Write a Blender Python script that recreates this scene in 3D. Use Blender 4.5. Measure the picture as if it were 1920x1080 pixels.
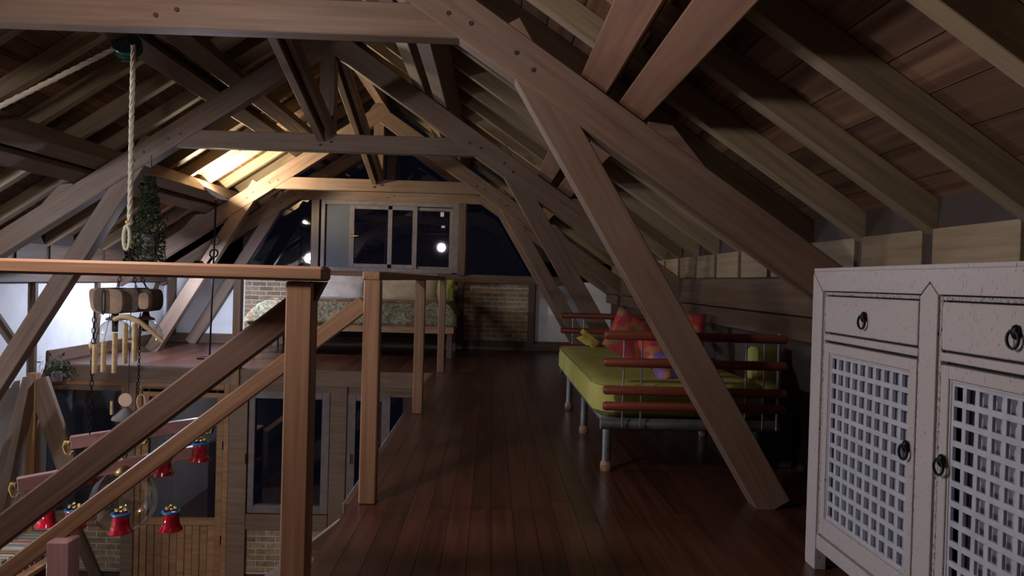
import bpy, bmesh, math, random
from mathutils import Vector, Matrix, noise
random.seed(7)
R_ = random.Random(11)
scn = bpy.context.scene
for o in list(bpy.data.objects): bpy.data.objects.remove(o)

# ------------------------------------------------------------------ camera
F = 1420.0; EYE = 1.10
yw = Vector((-38, 15, -F)).normalized()
zw = Vector((.027, 1, 0)); zw = (zw - yw * zw.dot(yw)).normalized()
xw = yw.cross(zw)
cam_d = bpy.data.cameras.new('camera'); cam_d.sensor_width = 36; cam_d.lens = F / 1920 * 36; cam_d.clip_start = .05
cam = bpy.data.objects.new('camera', cam_d); scn.collection.objects.link(cam)
rot = Matrix((xw, yw, zw))
cam.matrix_world = Matrix.Translation((0, 0, EYE)) @ rot.to_4x4()
scn.camera = cam

# ------------------------------------------------------------------ world, exposure
world = bpy.data.worlds.new('night'); scn.world = world; world.use_nodes = True
bg = world.node_tree.nodes['Background']; bg.inputs[0].default_value = (.10, .13, .30, 1); bg.inputs[1].default_value = .016
scn.view_settings.view_transform = 'Standard'; scn.view_settings.look = 'None'
scn.view_settings.gamma = 1; scn.view_settings.use_curve_mapping = False
scn.view_settings.exposure = 0.12
KEY_POS = (-1.48, 1.85, 2.0); KEY_POWER = 105; KEY_COL = (1.0, .87, .83)
SIDE_POS = (-4.66, 4.3, 1.52); SIDE_POWER = 160; SIDE_COL = (.86, .90, 1.0)
TORCH_POWER = 11000; TORCH_COL = (1.0, .83, .56)
LOW_POS = (-3.5, 4.6, -.75); LOW_POWER = 75; LOW_COL = (1.0, .86, .68); READ_POWER = 190; READ_COL = (.74, .81, 1.0)

# ------------------------------------------------------------------ builders
WM = {}
class MB:
    def __init__(s): s.v = []; s.f = []; s.smooth = False
    def add(s, vs, fs):
        n = len(s.v); s.v += [Vector(p) for p in vs]; s.f += [tuple(i + n for i in f) for f in fs]; return s
    def box(s, x0, x1, y0, y1, z0, z1):
        return s.add([(x0,y0,z0),(x1,y0,z0),(x1,y1,z0),(x0,y1,z0),(x0,y0,z1),(x1,y0,z1),(x1,y1,z1),(x0,y1,z1)],
                     [(0,3,2,1),(4,5,6,7),(0,1,5,4),(1,2,6,5),(2,3,7,6),(3,0,4,7)])
    def prism(s, pts, off):
        pts = [Vector(p) for p in pts]; off = Vector(off); n = len(pts)
        return s.add(pts + [p + off for p in pts],
                     [tuple(range(n))[::-1], tuple(range(n, 2*n))] + [(i, (i+1) % n, n + (i+1) % n, n + i) for i in range(n)])
    def tube(s, pts, r, n=8, close=False):
        pts = [Vector(p) for p in pts]; rs = r if isinstance(r, (list, tuple)) else [r] * len(pts)
        base = len(s.v); m = len(pts); up = None
        for i, p in enumerate(pts):
            a = pts[(i-1) % m] if (close or i > 0) else p; b = pts[(i+1) % m] if (close or i < m-1) else p
            d = (b - a).normalized()
            if up is None: up = Vector((0,0,1)) if abs(d.z) < .9 else Vector((1,0,0))
            u = (up - d * up.dot(d)).normalized(); up = u; w = d.cross(u)
            for k in range(n):
                t = 2*math.pi*k/n; s.v.append(p + (u*math.cos(t) + w*math.sin(t)) * rs[i])
        for i in range(m if close else m-1):
            j = (i+1) % m
            for k in range(n):
                s.f.append((base+i*n+k, base+i*n+(k+1)%n, base+j*n+(k+1)%n, base+j*n+k))
        if not close:
            s.f.append(tuple(base+k for k in range(n))[::-1]); s.f.append(tuple(base+(m-1)*n+k for k in range(n)))
        s.smooth = True; return s
    def lathe(s, prof, c=(0,0,0), n=20, M=None):
        base = len(s.v); c = Vector(c)
        for r, z in prof:
            for k in range(n):
                t = 2*math.pi*k/n; p = Vector((max(r, 1e-4)*math.cos(t), max(r, 1e-4)*math.sin(t), z))
                if M: p = M @ p
                s.v.append(p + c)
        for i in range(len(prof)-1):
            for k in range(n):
                s.f.append((base+i*n+k, base+i*n+(k+1)%n, base+(i+1)*n+(k+1)%n, base+(i+1)*n+k))
        s.smooth = True; return s
    def ball(s, c, r, n=16, sq=(1,1,1)):
        m = n//2; prof = [(r*math.sin(math.pi*i/m), -r*math.cos(math.pi*i/m)) for i in range(m+1)]
        return s.lathe(prof, c, n, Matrix.Diagonal(sq))
    def grid(s, f, nu, nv, closed=False):
        base = len(s.v)
        for i in range(nu+1):
            for j in range(nv+1): s.v.append(Vector(f(i/nu, j/nv)))
        for i in range(nu):
            for j in range(nv):
                a = base + i*(nv+1)+j; s.f.append((a, a+nv+1, a+nv+2, a+1))
        s.smooth = True; return s

def link(o, parent=None, M=None):
    M = M or Matrix.Identity(4); scn.collection.objects.link(o)
    if parent is not None:
        o.parent = parent; o.matrix_basis = WM[parent].inverted() @ M
    else: o.matrix_basis = M
    WM[o] = M; return o
def obj(name, mb, mat, parent=None, M=None, bevel=0, label=None, org=None):
    me = bpy.data.meshes.new(name)
    vs = mb.v
    if org is not None:
        org = Vector(org); vs = [v - org for v in vs]; M = Matrix.Translation(org)
    elif M is None and parent is not None:
        M = WM[parent]; inv = M.inverted(); vs = [inv @ v for v in vs]
    me.from_pydata([tuple(v) for v in vs], [], mb.f)
    if bevel or True:
        bm = bmesh.new(); bm.from_mesh(me)
        if bevel: bmesh.ops.bevel(bm, geom=bm.edges[:], offset=bevel, segments=1, affect='EDGES', clamp_overlap=True)
        bmesh.ops.recalc_face_normals(bm, faces=bm.faces[:]); bm.to_mesh(me); bm.free()
    if mb.smooth:
        for p in me.polygons: p.use_smooth = True
        try: me.set_sharp_from_angle(angle=math.radians(40))
        except Exception: pass
    me.materials.append(mat)
    o = bpy.data.objects.new(name, me)
    if label: o['label'] = label
    return link(o, parent, M)
def tag(o, label=None, cat=None, group=None, kind=None):
    for k, v in (('label', label), ('category', cat), ('group', group), ('kind', kind)):
        if v: o[k] = v
    return o
def empty(name, loc, label=None, cat=None, group=None, kind=None):
    o = bpy.data.objects.new(name, None); o.empty_display_size = .1
    link(o, None, Matrix.Translation(loc)); return tag(o, label, cat, group, kind)
def frame(p0, p1, up=(0,0,1)):
    p0 = Vector(p0); p1 = Vector(p1); x = (p1-p0).normalized(); up = Vector(up)
    if abs(x.dot(up)) > .98: up = Vector((0,1,0))
    y = up.cross(x).normalized(); z = x.cross(y)
    M = Matrix((x, y, z)).transposed().to_4x4(); M.translation = p0; return M, (p1-p0).length
def timber(name, p0, p1, w, h, mat, parent=None, up=(0,0,1), bevel=.005, label=None):
    """beam along p0->p1 (axis through its middle); w across, h along up; grain runs along local X"""
    M, L = frame(p0, p1, up)
    return obj(name, MB().box(0, L, -w/2, w/2, -h/2, h/2), mat, parent, M, bevel, label)

# ------------------------------------------------------------------ materials
def mat(name, col, rough=.6, metal=0, spec=.5, **kw):
    m = bpy.data.materials.new(name); m.use_nodes = True; b = m.node_tree.nodes['Principled BSDF']
    b.inputs['Base Color'].default_value = (*col, 1); b.inputs['Roughness'].default_value = rough
    b.inputs['Metallic'].default_value = metal; b.inputs['Specular IOR Level'].default_value = spec
    for k, v in kw.items(): b.inputs[k.replace('_', ' ')].default_value = v
    return m
def noisy(name, c0, c1, scale=(1,1,1), nscale=6, detail=5, rough=.6, bump=.2, blotch=None, rand=.25, r0=.35, r1=.65, spec=.4, distort=.3, metal=0):
    m = mat(name, c0, rough, metal, spec); nt = m.node_tree; N = nt.nodes; Lk = nt.links; b = N['Principled BSDF']
    tc = N.new('ShaderNodeTexCoord'); mp = N.new('ShaderNodeMapping'); mp.inputs['Scale'].default_value = scale
    oi = N.new('ShaderNodeObjectInfo'); av = N.new('ShaderNodeVectorMath'); av.operation = 'ADD'
    sc = N.new('ShaderNodeVectorMath'); sc.operation = 'SCALE'; sc.inputs['Scale'].default_value = 37.
    cx = N.new('ShaderNodeCombineXYZ'); Lk.new(oi.outputs['Random'], cx.inputs[0]); Lk.new(oi.outputs['Random'], cx.inputs[1])
    Lk.new(cx.outputs[0], sc.inputs[0])
    Lk.new(tc.outputs['Object'], mp.inputs['Vector']); Lk.new(mp.outputs[0], av.inputs[0]); Lk.new(sc.outputs[0], av.inputs[1])
    no = N.new('ShaderNodeTexNoise'); no.inputs['Scale'].default_value = nscale; no.inputs['Detail'].default_value = detail
    no.inputs['Distortion'].default_value = distort
    Lk.new(av.outputs[0], no.inputs['Vector'])
    cr = N.new('ShaderNodeValToRGB'); cr.color_ramp.elements[0].position = r0; cr.color_ramp.elements[1].position = r1
    cr.color_ramp.elements[0].color = (*c0, 1); cr.color_ramp.elements[1].color = (*c1, 1)
    Lk.new(no.outputs['Fac'], cr.inputs[0]); out = cr.outputs[0]
    if blotch:
        n2 = N.new('ShaderNodeTexNoise'); n2.inputs['Scale'].default_value = 1.7; n2.inputs['Detail'].default_value = 3
        Lk.new(tc.outputs['Object'], n2.inputs['Vector'])
        c2 = N.new('ShaderNodeValToRGB'); c2.color_ramp.elements[0].position = .4; c2.color_ramp.elements[1].position = .62
        Lk.new(n2.outputs['Fac'], c2.inputs[0])
        mx = N.new('ShaderNodeMix'); mx.data_type = 'RGBA'; Lk.new(c2.outputs[0], mx.inputs['Factor'])
        mu = N.new('ShaderNodeMath'); mu.operation = 'MULTIPLY'; mu.inputs[1].default_value = .45
        Lk.new(c2.outputs[0], mu.inputs[0]); Lk.new(mu.outputs[0], mx.inputs['Factor'])
        Lk.new(out, mx.inputs['A']); mx.inputs['B'].default_value = (*blotch, 1); out = mx.outputs['Result']
    hs = N.new('ShaderNodeHueSaturation'); mr = N.new('ShaderNodeMapRange')
    mr.inputs['To Min'].default_value = 1-rand; mr.inputs['To Max'].default_value = 1+rand
    Lk.new(oi.outputs['Random'], mr.inputs['Value']); Lk.new(mr.outputs[0], hs.inputs['Value']); Lk.new(out, hs.inputs['Color'])
    Lk.new(hs.outputs[0], b.inputs['Base Color'])
    if bump:
        bp = N.new('ShaderNodeBump'); bp.inputs['Strength'].default_value = bump; bp.inputs['Distance'].default_value = .01
        Lk.new(no.outputs['Fac'], bp.inputs['Height']); Lk.new(bp.outputs[0], b.inputs['Normal'])
    return m
G = (.5, 9, 9)
OLD = noisy('old_oak', (.120,.073,.050), (.235,.152,.108), G, 3.2, 6, .55, .2, (.19,.145,.115), .10, r0=.25, r1=.75)
RAFT = noisy('rafter_pine', (.21,.155,.098), (.34,.265,.17), G, 3, 6, .65, .2, (.25,.19,.12), .14)
SHEA = noisy('sheathing', (.10,.050,.030), (.21,.120,.072), G, 2.5, 6, .7, .25, None, .38)
RED = noisy('purlin_red', (.16,.075,.048), (.24,.125,.08), G, 3, 6, .55, .2, (.2,.13,.09), .08)
RAIL = noisy('rail_oak', (.225,.120,.070), (.33,.19,.115), (.5,14,14), 3, 5, .38, .1, None, .06)
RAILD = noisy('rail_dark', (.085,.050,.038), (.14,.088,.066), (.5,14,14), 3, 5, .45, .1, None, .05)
FLOOR = noisy('floor_jatoba', (.046,.016,.010), (.085,.030,.018), (.5,10,10), 3, 5, .30, .06, None, .28, spec=.5)
FRAMEW = noisy('wall_timber', (.075,.045,.032), (.13,.08,.055), G, 3, 5, .6, .2, None, .1)
DOORW = noisy('door_pine', (.25,.13,.06), (.37,.21,.11), G, 3, 5, .5, .15, None, .12)
PLAST = noisy('white_plaster', (.66,.67,.72), (.74,.75,.79), (1,1,1), 4, 4, .9, .08, None, 0)
BRICK = noisy('brick_brown', (.22,.155,.10), (.34,.25,.17), (1,1,1), 18, 5, .9, .4, None, .22)
MORT = noisy('mortar', (.55,.51,.44), (.66,.62,.55), (1,1,1), 40, 4, .95, .3, None, 0)
CABW = noisy('cabinet_paint', (.03,.022,.02), (.43,.395,.40), (1,6,1), 55, 6, .55, .15, None, .02, r0=.30, r1=.36)
CABM = noisy('worn_moulding', (.03,.022,.02), (.45,.415,.41), (1,6,1), 70, 6, .6, .15, None, .02, r0=.40, r1=.50)
CABP = noisy('cabinet_inner_paint', (.36,.38,.46), (.44,.46,.54), (1,1,1), 20, 4, .7, .1, None, 0)
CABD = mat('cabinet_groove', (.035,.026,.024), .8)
ALU = noisy('window_frame', (.15,.128,.135), (.20,.172,.178), (1,1,1), 12, 4, .45, .05, None, .03)
IRON = mat('black_iron', (.012,.012,.013), .4, .7)
STEEL = noisy('galvanised_pipe', (.22,.25,.27), (.35,.38,.39), (1,1,1), 12, 4, .38, .05, None, 0, metal=.8)
BRASS = mat('brass', (.75,.55,.22), .25, 1)
GREENM = mat('green_enamel', (.05,.13,.11), .3, .1)
ROPE = noisy('hemp_rope', (.60,.54,.40), (.78,.72,.58), (30,30,30), 8, 3, .9, .5, None, 0)
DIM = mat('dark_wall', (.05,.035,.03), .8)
NIGHT = mat('grey_blind', (.075,.085,.11), .55)
RUNG = noisy('rung_wood', (.15,.035,.02), (.23,.06,.035), (.5,8,8), 4, 4, .4, .1, None, .05)
LIME = noisy('lime_velvet', (.33,.32,.07), (.44,.42,.12), (1,1,1), 5, 5, .8, .3, None, 0)
GREENL = mat('green_cushion', (.30,.36,.08), .8)
CREAM = noisy('cream_linen', (.46,.42,.38), (.55,.50,.46), (1,1,1), 9, 4, .9, .3, None, .03)
TAN = noisy('tan_linen', (.40,.33,.21), (.48,.40,.27), (1,1,1), 9, 4, .9, .3, None, .03)
PINKW = noisy('rosewood_bar', (.36,.19,.19), (.46,.26,.25), G, 4, 4, .4, .1, None, .03)
BAMBOO = noisy('bamboo', (.50,.36,.18), (.66,.50,.29), (1,1,4), 8, 4, .5, .1, None, .05)
LOG = noisy('log_wood', (.24,.16,.11), (.42,.30,.21), (1,1,1), 9, 6, .8, .6, None, .15)
LOGD = noisy('log_dark', (.055,.038,.03), (.12,.08,.055), (1,1,1), 9, 6, .8, .5, None, .1)
LEAF = noisy('leaf_green', (.03,.045,.022), (.07,.09,.045), (1,1,1), 6, 3, .6, .1, None, .1)
POTG = noisy('grey_pot', (.12,.11,.115), (.2,.18,.18), (1,1,1), 8, 4, .7, .2, None, 0)
BLUE = mat('blue_beads', (.02,.16,.42), .25)
GOLD = mat('gold_cap', (.65,.52,.2), .22, 1)
def emis(name, col, s):
    m = mat(name, col, .5); b = m.node_tree.nodes['Principled BSDF']
    b.inputs['Emission Color'].default_value = (*col, 1); b.inputs['Emission Strength'].default_value = s; return m
def glass(name, tint=(1,1,1), base=.06, mult=1.0, dim=.9):
    m = bpy.data.materials.new(name); m.use_nodes = True; nt = m.node_tree; N = nt.nodes; N.clear()
    o = N.new('ShaderNodeOutputMaterial'); t = N.new('ShaderNodeBsdfTransparent'); t.inputs[0].default_value = (*[c*dim for c in tint], 1)
    g = N.new('ShaderNodeBsdfGlossy'); g.inputs['Roughness'].default_value = .02; g.inputs[0].default_value = (.95,.97,1,1)
    ly = N.new('ShaderNodeLayerWeight'); ly.inputs['Blend'].default_value = .5
    pw = N.new('ShaderNodeMath'); pw.operation = 'POWER'; pw.inputs[1].default_value = 4.5; nt.links.new(ly.outputs['Facing'], pw.inputs[0])
    lw = N.new('ShaderNodeMath'); lw.operation = 'MULTIPLY_ADD'; lw.inputs[1].default_value = mult*.8; lw.inputs[2].default_value = base; nt.links.new(pw.outputs[0], lw.inputs[0])
    mx = N.new('ShaderNodeMixShader'); nt.links.new(lw.outputs[0], mx.inputs[0]); nt.links.new(t.outputs[0], mx.inputs[1]); nt.links.new(g.outputs[0], mx.inputs[2])
    nt.links.new(mx.outputs[0], o.inputs[0]); return m
PANE = glass('window_glass', (.8,.85,.95))
GLOBE = glass('clear_glass', (.97,.96,.92), dim=.90, base=.14, mult=1.2)
REDG = mat('red_glass', (.42,.004,.025), .10, 0, .8, Transmission_Weight=.35, Coat_Weight=.5)
def patch(name, cols, scale, rough=.85, r=1.0):
    m = mat(name, cols[0], rough); nt = m.node_tree; N = nt.nodes; Lk = nt.links
    tc = N.new('ShaderNodeTexCoord'); nz = N.new('ShaderNodeTexNoise'); nz.inputs['Scale'].default_value = 3
    Lk.new(tc.outputs['Object'], nz.inputs['Vector'])
    mxv = N.new('ShaderNodeMix'); mxv.data_type = 'RGBA'; mxv.inputs['Factor'].default_value = .12
    Lk.new(tc.outputs['Object'], mxv.inputs['A']); Lk.new(nz.outputs['Color'], mxv.inputs['B'])
    v = N.new('ShaderNodeTexVoronoi'); v.inputs['Scale'].default_value = scale; v.inputs['Randomness'].default_value = r
    Lk.new(mxv.outputs['Result'], v.inputs['Vector'])
    sx = N.new('ShaderNodeSeparateColor'); Lk.new(v.outputs['Color'], sx.inputs[0])
    cr = N.new('ShaderNodeValToRGB'); cr.color_ramp.interpolation = 'CONSTANT'
    e = cr.color_ramp.elements; e[0].color = (*cols[0], 1); e[1].color = (*cols[1], 1); e[1].position = 1/len(cols)
    for i, c in enumerate(cols[2:], 2): q = e.new(i/len(cols)); q.color = (*c, 1)
    Lk.new(sx.outputs[0], cr.inputs[0]); Lk.new(cr.outputs[0], N['Principled BSDF'].inputs['Base Color']); return m
COVER = patch('patterned_cover', [(.24,.20,.11),(.13,.16,.09),(.32,.28,.20),(.22,.12,.07),(.12,.10,.07),(.26,.25,.17),(.17,.20,.15)], 44)
COVERT = patch('patterned_cover_top', [(.34,.16,.06),(.30,.22,.10),(.18,.10,.05),(.40,.24,.10),(.22,.06,.04)], 22)
PATCHP = patch('patchwork_red', [(.52,.05,.04),(.50,.16,.08),(.42,.06,.10),(.30,.20,.10),(.50,.09,.08)], 17)
PATCHV = patch('patchwork_violet', [(.42,.08,.12),(.28,.14,.40),(.16,.10,.32),(.50,.22,.10),(.48,.10,.20)], 18)
PATCHY = patch('yellow_print', [(.55,.42,.06),(.60,.50,.12),(.06,.05,.04)], 16)

# ================================================================== SETTING
XC = -1.6; XR = 1.9; XL = -5.1; Y0 = -2.6; YG = 11.95; ZLOW = -2.85; SL = .675
YD = 8.85
def mir(x, s): return x if s > 0 else 2*XC - x
# ---- upper floor: slab and boards
slab = MB().box(-.66, XR, Y0, YG+.1, -.30, -.022).box(XL, -.66, Y0, 2.30, -.30, -.022).box(XL, -.66, YD+.03, YG+.1, -.20, -.022)
floor = tag(obj('floor', slab, DIM, org=(0,0,0)), kind='structure')
def boards(x0, x1, y0, y1, w, seg, parent):
    n = round((x1-x0)/w); w = (x1-x0)/n
    for i in range(n):
        a = x0 + i*w; y = y0; first = True
        while y < y1 - .02:
            L = seg * (R_.uniform(.25, 1) if first else R_.uniform(.8, 1.15)); first = False
            e = min(y1, y+L)
            if y1 - e < .35: e = y1
            timber('floor_board', (a+w/2, y+.001, -.011), (a+w/2, e-.001, -.011), w-.0018, .022, FLOOR, parent, bevel=0); y = e
boards(-.66, XR, Y0, YG, .0985, 2.9, floor)
boards(XL, -.66, YD, YG, .1, 4.5, floor)
boards(XL, -.66, Y0, 2.30, .14, 5.5, floor)
# ---- lower floor
lowf = tag(obj('floor', MB().box(XL-.1, XR+.1, Y0, YD+.2, ZLOW-.1, ZLOW), noisy('lower_floor', (.13,.07,.04), (.19,.1,.06), (8,.5,1), 3, 4, .4, .05), org=(0,0,0)), kind='structure')
# ---- deck edge beam and soffit trim
timber('trim', (XL, YD+.03, -.10), (-.66, YD+.03, -.10), .08, .19, OLD)
tag(bpy.data.objects['trim'], kind='structure')
bpy.data.objects['trim'].name = 'trim_1'
tag(timber('trim_2', (-.68, 3.72, -.16), (-.68, YD, -.16), .04, .30, RAILD), kind='structure')
tag(timber('trim_3', (XL, 2.33, -.16), (-.66, 2.33, -.16), .05, .30, RAILD), kind='structure')

# ---- ceiling: outer slab, rafters, sheathing boards
def zr(x, s=1, off=0.): return 2.63 - SL*(x if s > 0 else 2*XC-x) + off
cl = MB()
for s in (1, -1):
    xa, xb = XC, mir(XR+.25, s); za, zb = zr(XC)+.19, zr(XR+.25)+.19
    cl.prism([(xa,Y0-.1,za),(xb,Y0-.1,zb),(xb,Y0-.1,zb+.06),(xa,Y0-.1,za+.06)], (0, YG-Y0+.3, 0))
ceiling = tag(obj('ceiling', cl, DIM, org=(0,0,0)), kind='structure')
nrm = Vector((SL, 0, 1)).normalized()
RH = .125
raf_y = [3.85 + .62*k for k in range(-10, 14)]
for s in (1, -1):
    n_ = Vector((nrm.x*s, 0, nrm.z))
    for y in raf_y:
        a = Vector((XC, y, zr(XC))) + n_*RH/2; b = Vector((mir(XR+.12, s), y, zr(XR+.12))) + n_*RH/2
        timber('rafter', a, b, .085, RH, RAFT, ceiling, up=n_, bevel=.003)
    rows = 24; Ls = math.hypot(XR+.12-XC, SL*(XR+.12-XC)); w = Ls/rows
    d = Vector((1*s, 0, -SL)).normalized()
    for i in range(rows):
        c = Vector((XC, 0, zr(XC))) + d*(i+.5)*w + n_*(RH+.011)
        y = Y0; first = True
        while y < YG:
            L = 2.6*(R_.choice([.5,.75,1]) if first else 1); first = False; e = min(YG+.05, y+L)
            timber('ceiling_board', (c.x, y+.002, c.z), (c.x, e-.002, c.z), w-.006, .02, SHEA, ceiling, up=n_, bevel=0); y = e

# ---- side walls (plate beam, panels, posts)
def side_wall(name, s):
    x = mir(XR, s); ow = .12*s
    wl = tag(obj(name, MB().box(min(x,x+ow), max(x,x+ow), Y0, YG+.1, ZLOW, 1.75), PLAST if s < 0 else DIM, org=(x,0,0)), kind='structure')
    xi = x - .05*s
    timber('plate_beam', (xi, Y0, 1.05), (xi, YG, 1.05), .12, .22, FRAMEW, wl)
    obj('eaves_board', MB().box(min(x,x-.006*s), max(x,x-.006*s), Y0, YG, 1.15, 1.75), DIM, wl)
    for a, b in zip(raf_y[:-1], raf_y[1:]):
        if s > 0 or a > 3: timber('blocking_board', (x-.012*s, a+.04, 1.27), (x-.012*s, b-.04, 1.27), .022, .20, RAFT if s > 0 else FRAMEW, wl, bevel=.002)
    if s > 0: timber('lower_beam', (xi+.01, Y0, .86), (xi+.01, YG, .86), .09, .14, FRAMEW, wl)
    return wl, xi
wr, xr_in = side_wall('wall_right', 1)
wlft, xl_in = side_wall('wall_left', -1)
for y in (8.55, 9.9): timber('post', (-5.08, y, -.3 if y < 8.8 else 0), (-5.08, y, .95), .06, .07, FRAMEW, wlft, up=(1,0,0))
timber('brace', (-5.08, 11.75, 1.02), (-5.08, 11.0, .10), .05, .06, FRAMEW, wlft, up=(1,0,0))
timber('brace', (-5.08, 7.55, .96), (-5.08, 8.35, .20), .05, .06, FRAMEW, wlft, up=(1,0,0))
tag(timber('baseboard_left', (-5.085, YD, .075), (-5.085, YG-.05, .075), .03, .15, RAILD), kind='structure')
tag(timber('baseboard_back', (XL, YG-.03, .075), (XR, YG-.03, .075), .03, .15, FRAMEW), kind='structure')

# ---- back gable wall with real openings (solid pieces around the windows)
gw = MB()
gw.box(XL, XR, YG, YG+.12, 0, 1.10)
gw.box(XL, -3.9, YG, YG+.12, 1.10, 2.2); gw.box(.72, XR, YG, YG+.12, 1.10, 1.4)
gable = tag(obj('wall_back', gw, PLAST, org=(0,YG,0)), kind='structure')
def brick_panel(x0, x1, z0, z1, yf, parent, bw=.222, bh=.0715, mname='mortar_panel', clip=None):
    pts = MB().box(x0, x1, yf, yf+.03, z0, z1); obj(mname, pts, MORT, parent)
    z = z1 - .006; r = 0
    while z > z0 + .01:
        zb = max(z-bh+.011, z0+.004); x = x0 + .006 - (bw/2 if r % 2 else 0)
        while x < x1 - .01:
            a = max(x, x0+.006); b = min(x+bw-.012, x1-.006)
            if b-a > .03: obj('brick', MB().box(a, b, yf-.007-R_.uniform(0,.003), yf+.01, zb, z), BRICK, parent, Matrix.Translation((a, yf, zb)) if False else None, bevel=.002)
            x += bw
        z -= bh; r += 1
brick_panel(-3.84, -2.80, .16, 1.05, YG-.035, gable)
brick_panel(-2.70, -.53, .60, 1.05, YG-.035, gable)
brick_panel(-.43, .58, .16, 1.05, YG-.035, gable)
for x in (-3.93, -2.75, -.48, .635, -4.95):
    timber('post', (x, YG-.06, .12), (x, YG-.06, 1.06), .10, .10, FRAMEW, gable, up=(1,0,0))
obj('underbed_shade_panel', MB().box(-2.70, -.53, YG-.03, YG+.01, .12, .60), DIM, gable)  # dark sheet painted in for the black shade beneath the daybed
timber('sill_beam', (-4.1, YG-.06, 1.11), (1.1, YG-.06, 1.11), .11, .13, FRAMEW, gable)

# ---- roof trusses
def truss(yf, label, zfoot=0., gable_t=False, left=True):
    t = empty('roof_truss', (XC, yf, zfoot), label, 'roof truss', 'timber roof trusses')
    yc = yf + .07
    timber('collar_beam', (XC-1.52, yf+.061, 2.355), (XC+1.52, yf+.061, 2.355), .11, .165, OLD, t)
    for s in (1, -1):
        zl = zfoot if s > 0 else min(zfoot, -2.8 if yf < 8.8 else 0.)
        xf = 1.44 + .60*(0-zl)
        timber('strut', (mir(xf, s), yc+.004, zl), (mir(.03, s), yc+.004, 2.345), .13, .17, OLD, t, up=(0,0,1))
        n_ = Vector((nrm.x*s, 0, nrm.z)); off = n_ * -.10
        a = Vector((XC, yc, 2.385-SL*XC)) + off; b = Vector((mir(2.0, s), yc, 2.385-SL*2.0)) + off
        e_ = (b-a).normalized(); a = a - e_*.067 + Vector((0, .0015*s, 0)); b = b + Vector((0, .0015*s, 0))
        timber('principal_rafter', a, b, .14, .20, OLD, t, up=n_)
    for s in (1, -1):
        obj('cleat', MB().prism([(mir(x,s), yc-.065, z) for x, z in ((.745,1.83),(.745,1.90),(.87,1.885),(1.06,1.66),(1.0,1.66))], (0,.13,0)), OLD, t, bevel=.004)
    timber('king_post', (XC, yc+.01, 2.42), (XC, yc+.01, 3.36), .15, .14, OLD, t, up=(1,0,0))
    for x, z in ((-.245, 2.39), (-.135, 2.345), (.09, 2.21), (.175, 2.13), (XC+.05, 2.36), (XC-.05, 2.33)):
        for s in ((1, -1) if x > -1 else (1,)):
            obj('peg', MB().tube([(mir(x,s), yf-.004, z), (mir(x,s), yf+.02, z)], .012, 6), CABD, t)
    return t
truss(3.70, 'nearest timber roof truss, its collar beam crossing the top of the view')
truss(7.20, 'second timber roof truss, its left strut reaching down past the stair opening')
truss(10.45, 'third timber roof truss, warmly lit by the floor lamp, in front of the wide window')
tg = truss(11.80, 'farthest timber roof truss, set against the glazed end wall')
# ---- purlins
def purlin(label, s, xa, xb):
    t = empty('purlin', (mir(.57 if xa > 0 else -.62, s), 3.7, 2.0 if xa > 0 else 2.8), label, 'purlin', 'doubled purlin planks under the rafters')
    n_ = Vector((nrm.x*s, 0, nrm.z))
    for x in (xa, xb):
        p = Vector((mir(x, s), 0, 2.395-SL*x)) + n_*.095
        timber('plank', (p.x, Y0+.1, p.z), (p.x, YG-.1, p.z), .155, .19, RED if s > 0 and xa > 0 else OLD, t, up=n_)
purlin('lower right pair of reddish purlin planks, running overhead above the white cabinet side', 1, .475, .665)
purlin('upper right pair of purlin planks, near the ridge behind the nearest truss', 1, -.74, -.53)
purlin('upper left pair of purlin planks, carrying the green pulley', -1, -.74, -.53)
purlin('lower left pair of purlin planks, just above the floor lamp', -1, .475, .665)
rb = timber('ridge_beam', (XC, Y0+.1, 3.56), (XC, YG-.1, 3.56), .12, .16, OLD); tag(rb, 'ridge beam running along the very top of the roof', 'beam')
for a, b, lab in ((3.95, 7.2, 'sloping central brace rising from the second truss collar towards the viewer'),
                  (7.45, 10.45, 'sloping central brace rising from the third truss collar towards the viewer')):
    t = empty('ridge_brace', (XC, b, 2.44), lab, 'brace', 'central roof braces')
    timber('plank', (XC-.045, b+.02, 2.44), (XC-.045, a, 3.36), .07, .17, OLD, t)
    timber('plank', (XC+.045, b+.02, 2.47), (XC+.045, a, 3.38), .05, .13, OLD, t)

# ---- windows of the gable
def pane(parent, pts, y, name='pane'):
    return obj(name, MB().prism([(x, y, z) for x, z in pts], (0, .006, 0)), PANE, parent)
def bar(parent, name, x0, x1, z0, z1, y0, y1, m, bevel=.004, label=None):
    return obj(name, MB().box(x0, x1, y0, y1, z0, z1), m, parent, bevel=bevel, label=label)
w1 = tag(empty('window_1', (-1.6, 11.88, 1.18)), kind='structure')
YW = 11.86
bar(w1, 'frame', -2.67, -2.61, 1.19, 2.28, YW-.03, YW+.06, ALU); bar(w1, 'frame', -.63, -.54, 1.19, 2.28, YW-.03, YW+.06, ALU)
bar(w1, 'frame', -2.61, -.63, 2.21, 2.28, YW-.03, YW+.06, ALU); bar(w1, 'frame', -2.61, -.63, 1.175, 1.24, YW-.03, YW+.06, ALU)
obj('screen', MB().box(-2.61, -2.24, YW+.02, YW+.03, 1.24, 2.21), NIGHT, w1, label='grey blind behind the left sash')
bar(w1, 'sash', -2.24, -2.16, 1.24, 2.21, YW, YW+.04, ALU); bar(w1, 'sash', -1.64, -1.57, 1.24, 2.21, YW, YW+.04, ALU)
bar(w1, 'sash', -2.16, -1.18, 2.15, 2.21, YW, YW+.035, ALU); bar(w1, 'sash', -2.16, -1.18, 1.24, 1.30, YW, YW+.035, ALU)
bar(w1, 'sash', -1.255, -1.18, 1.24, 2.21, YW-.02, YW+.03, ALU)
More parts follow.
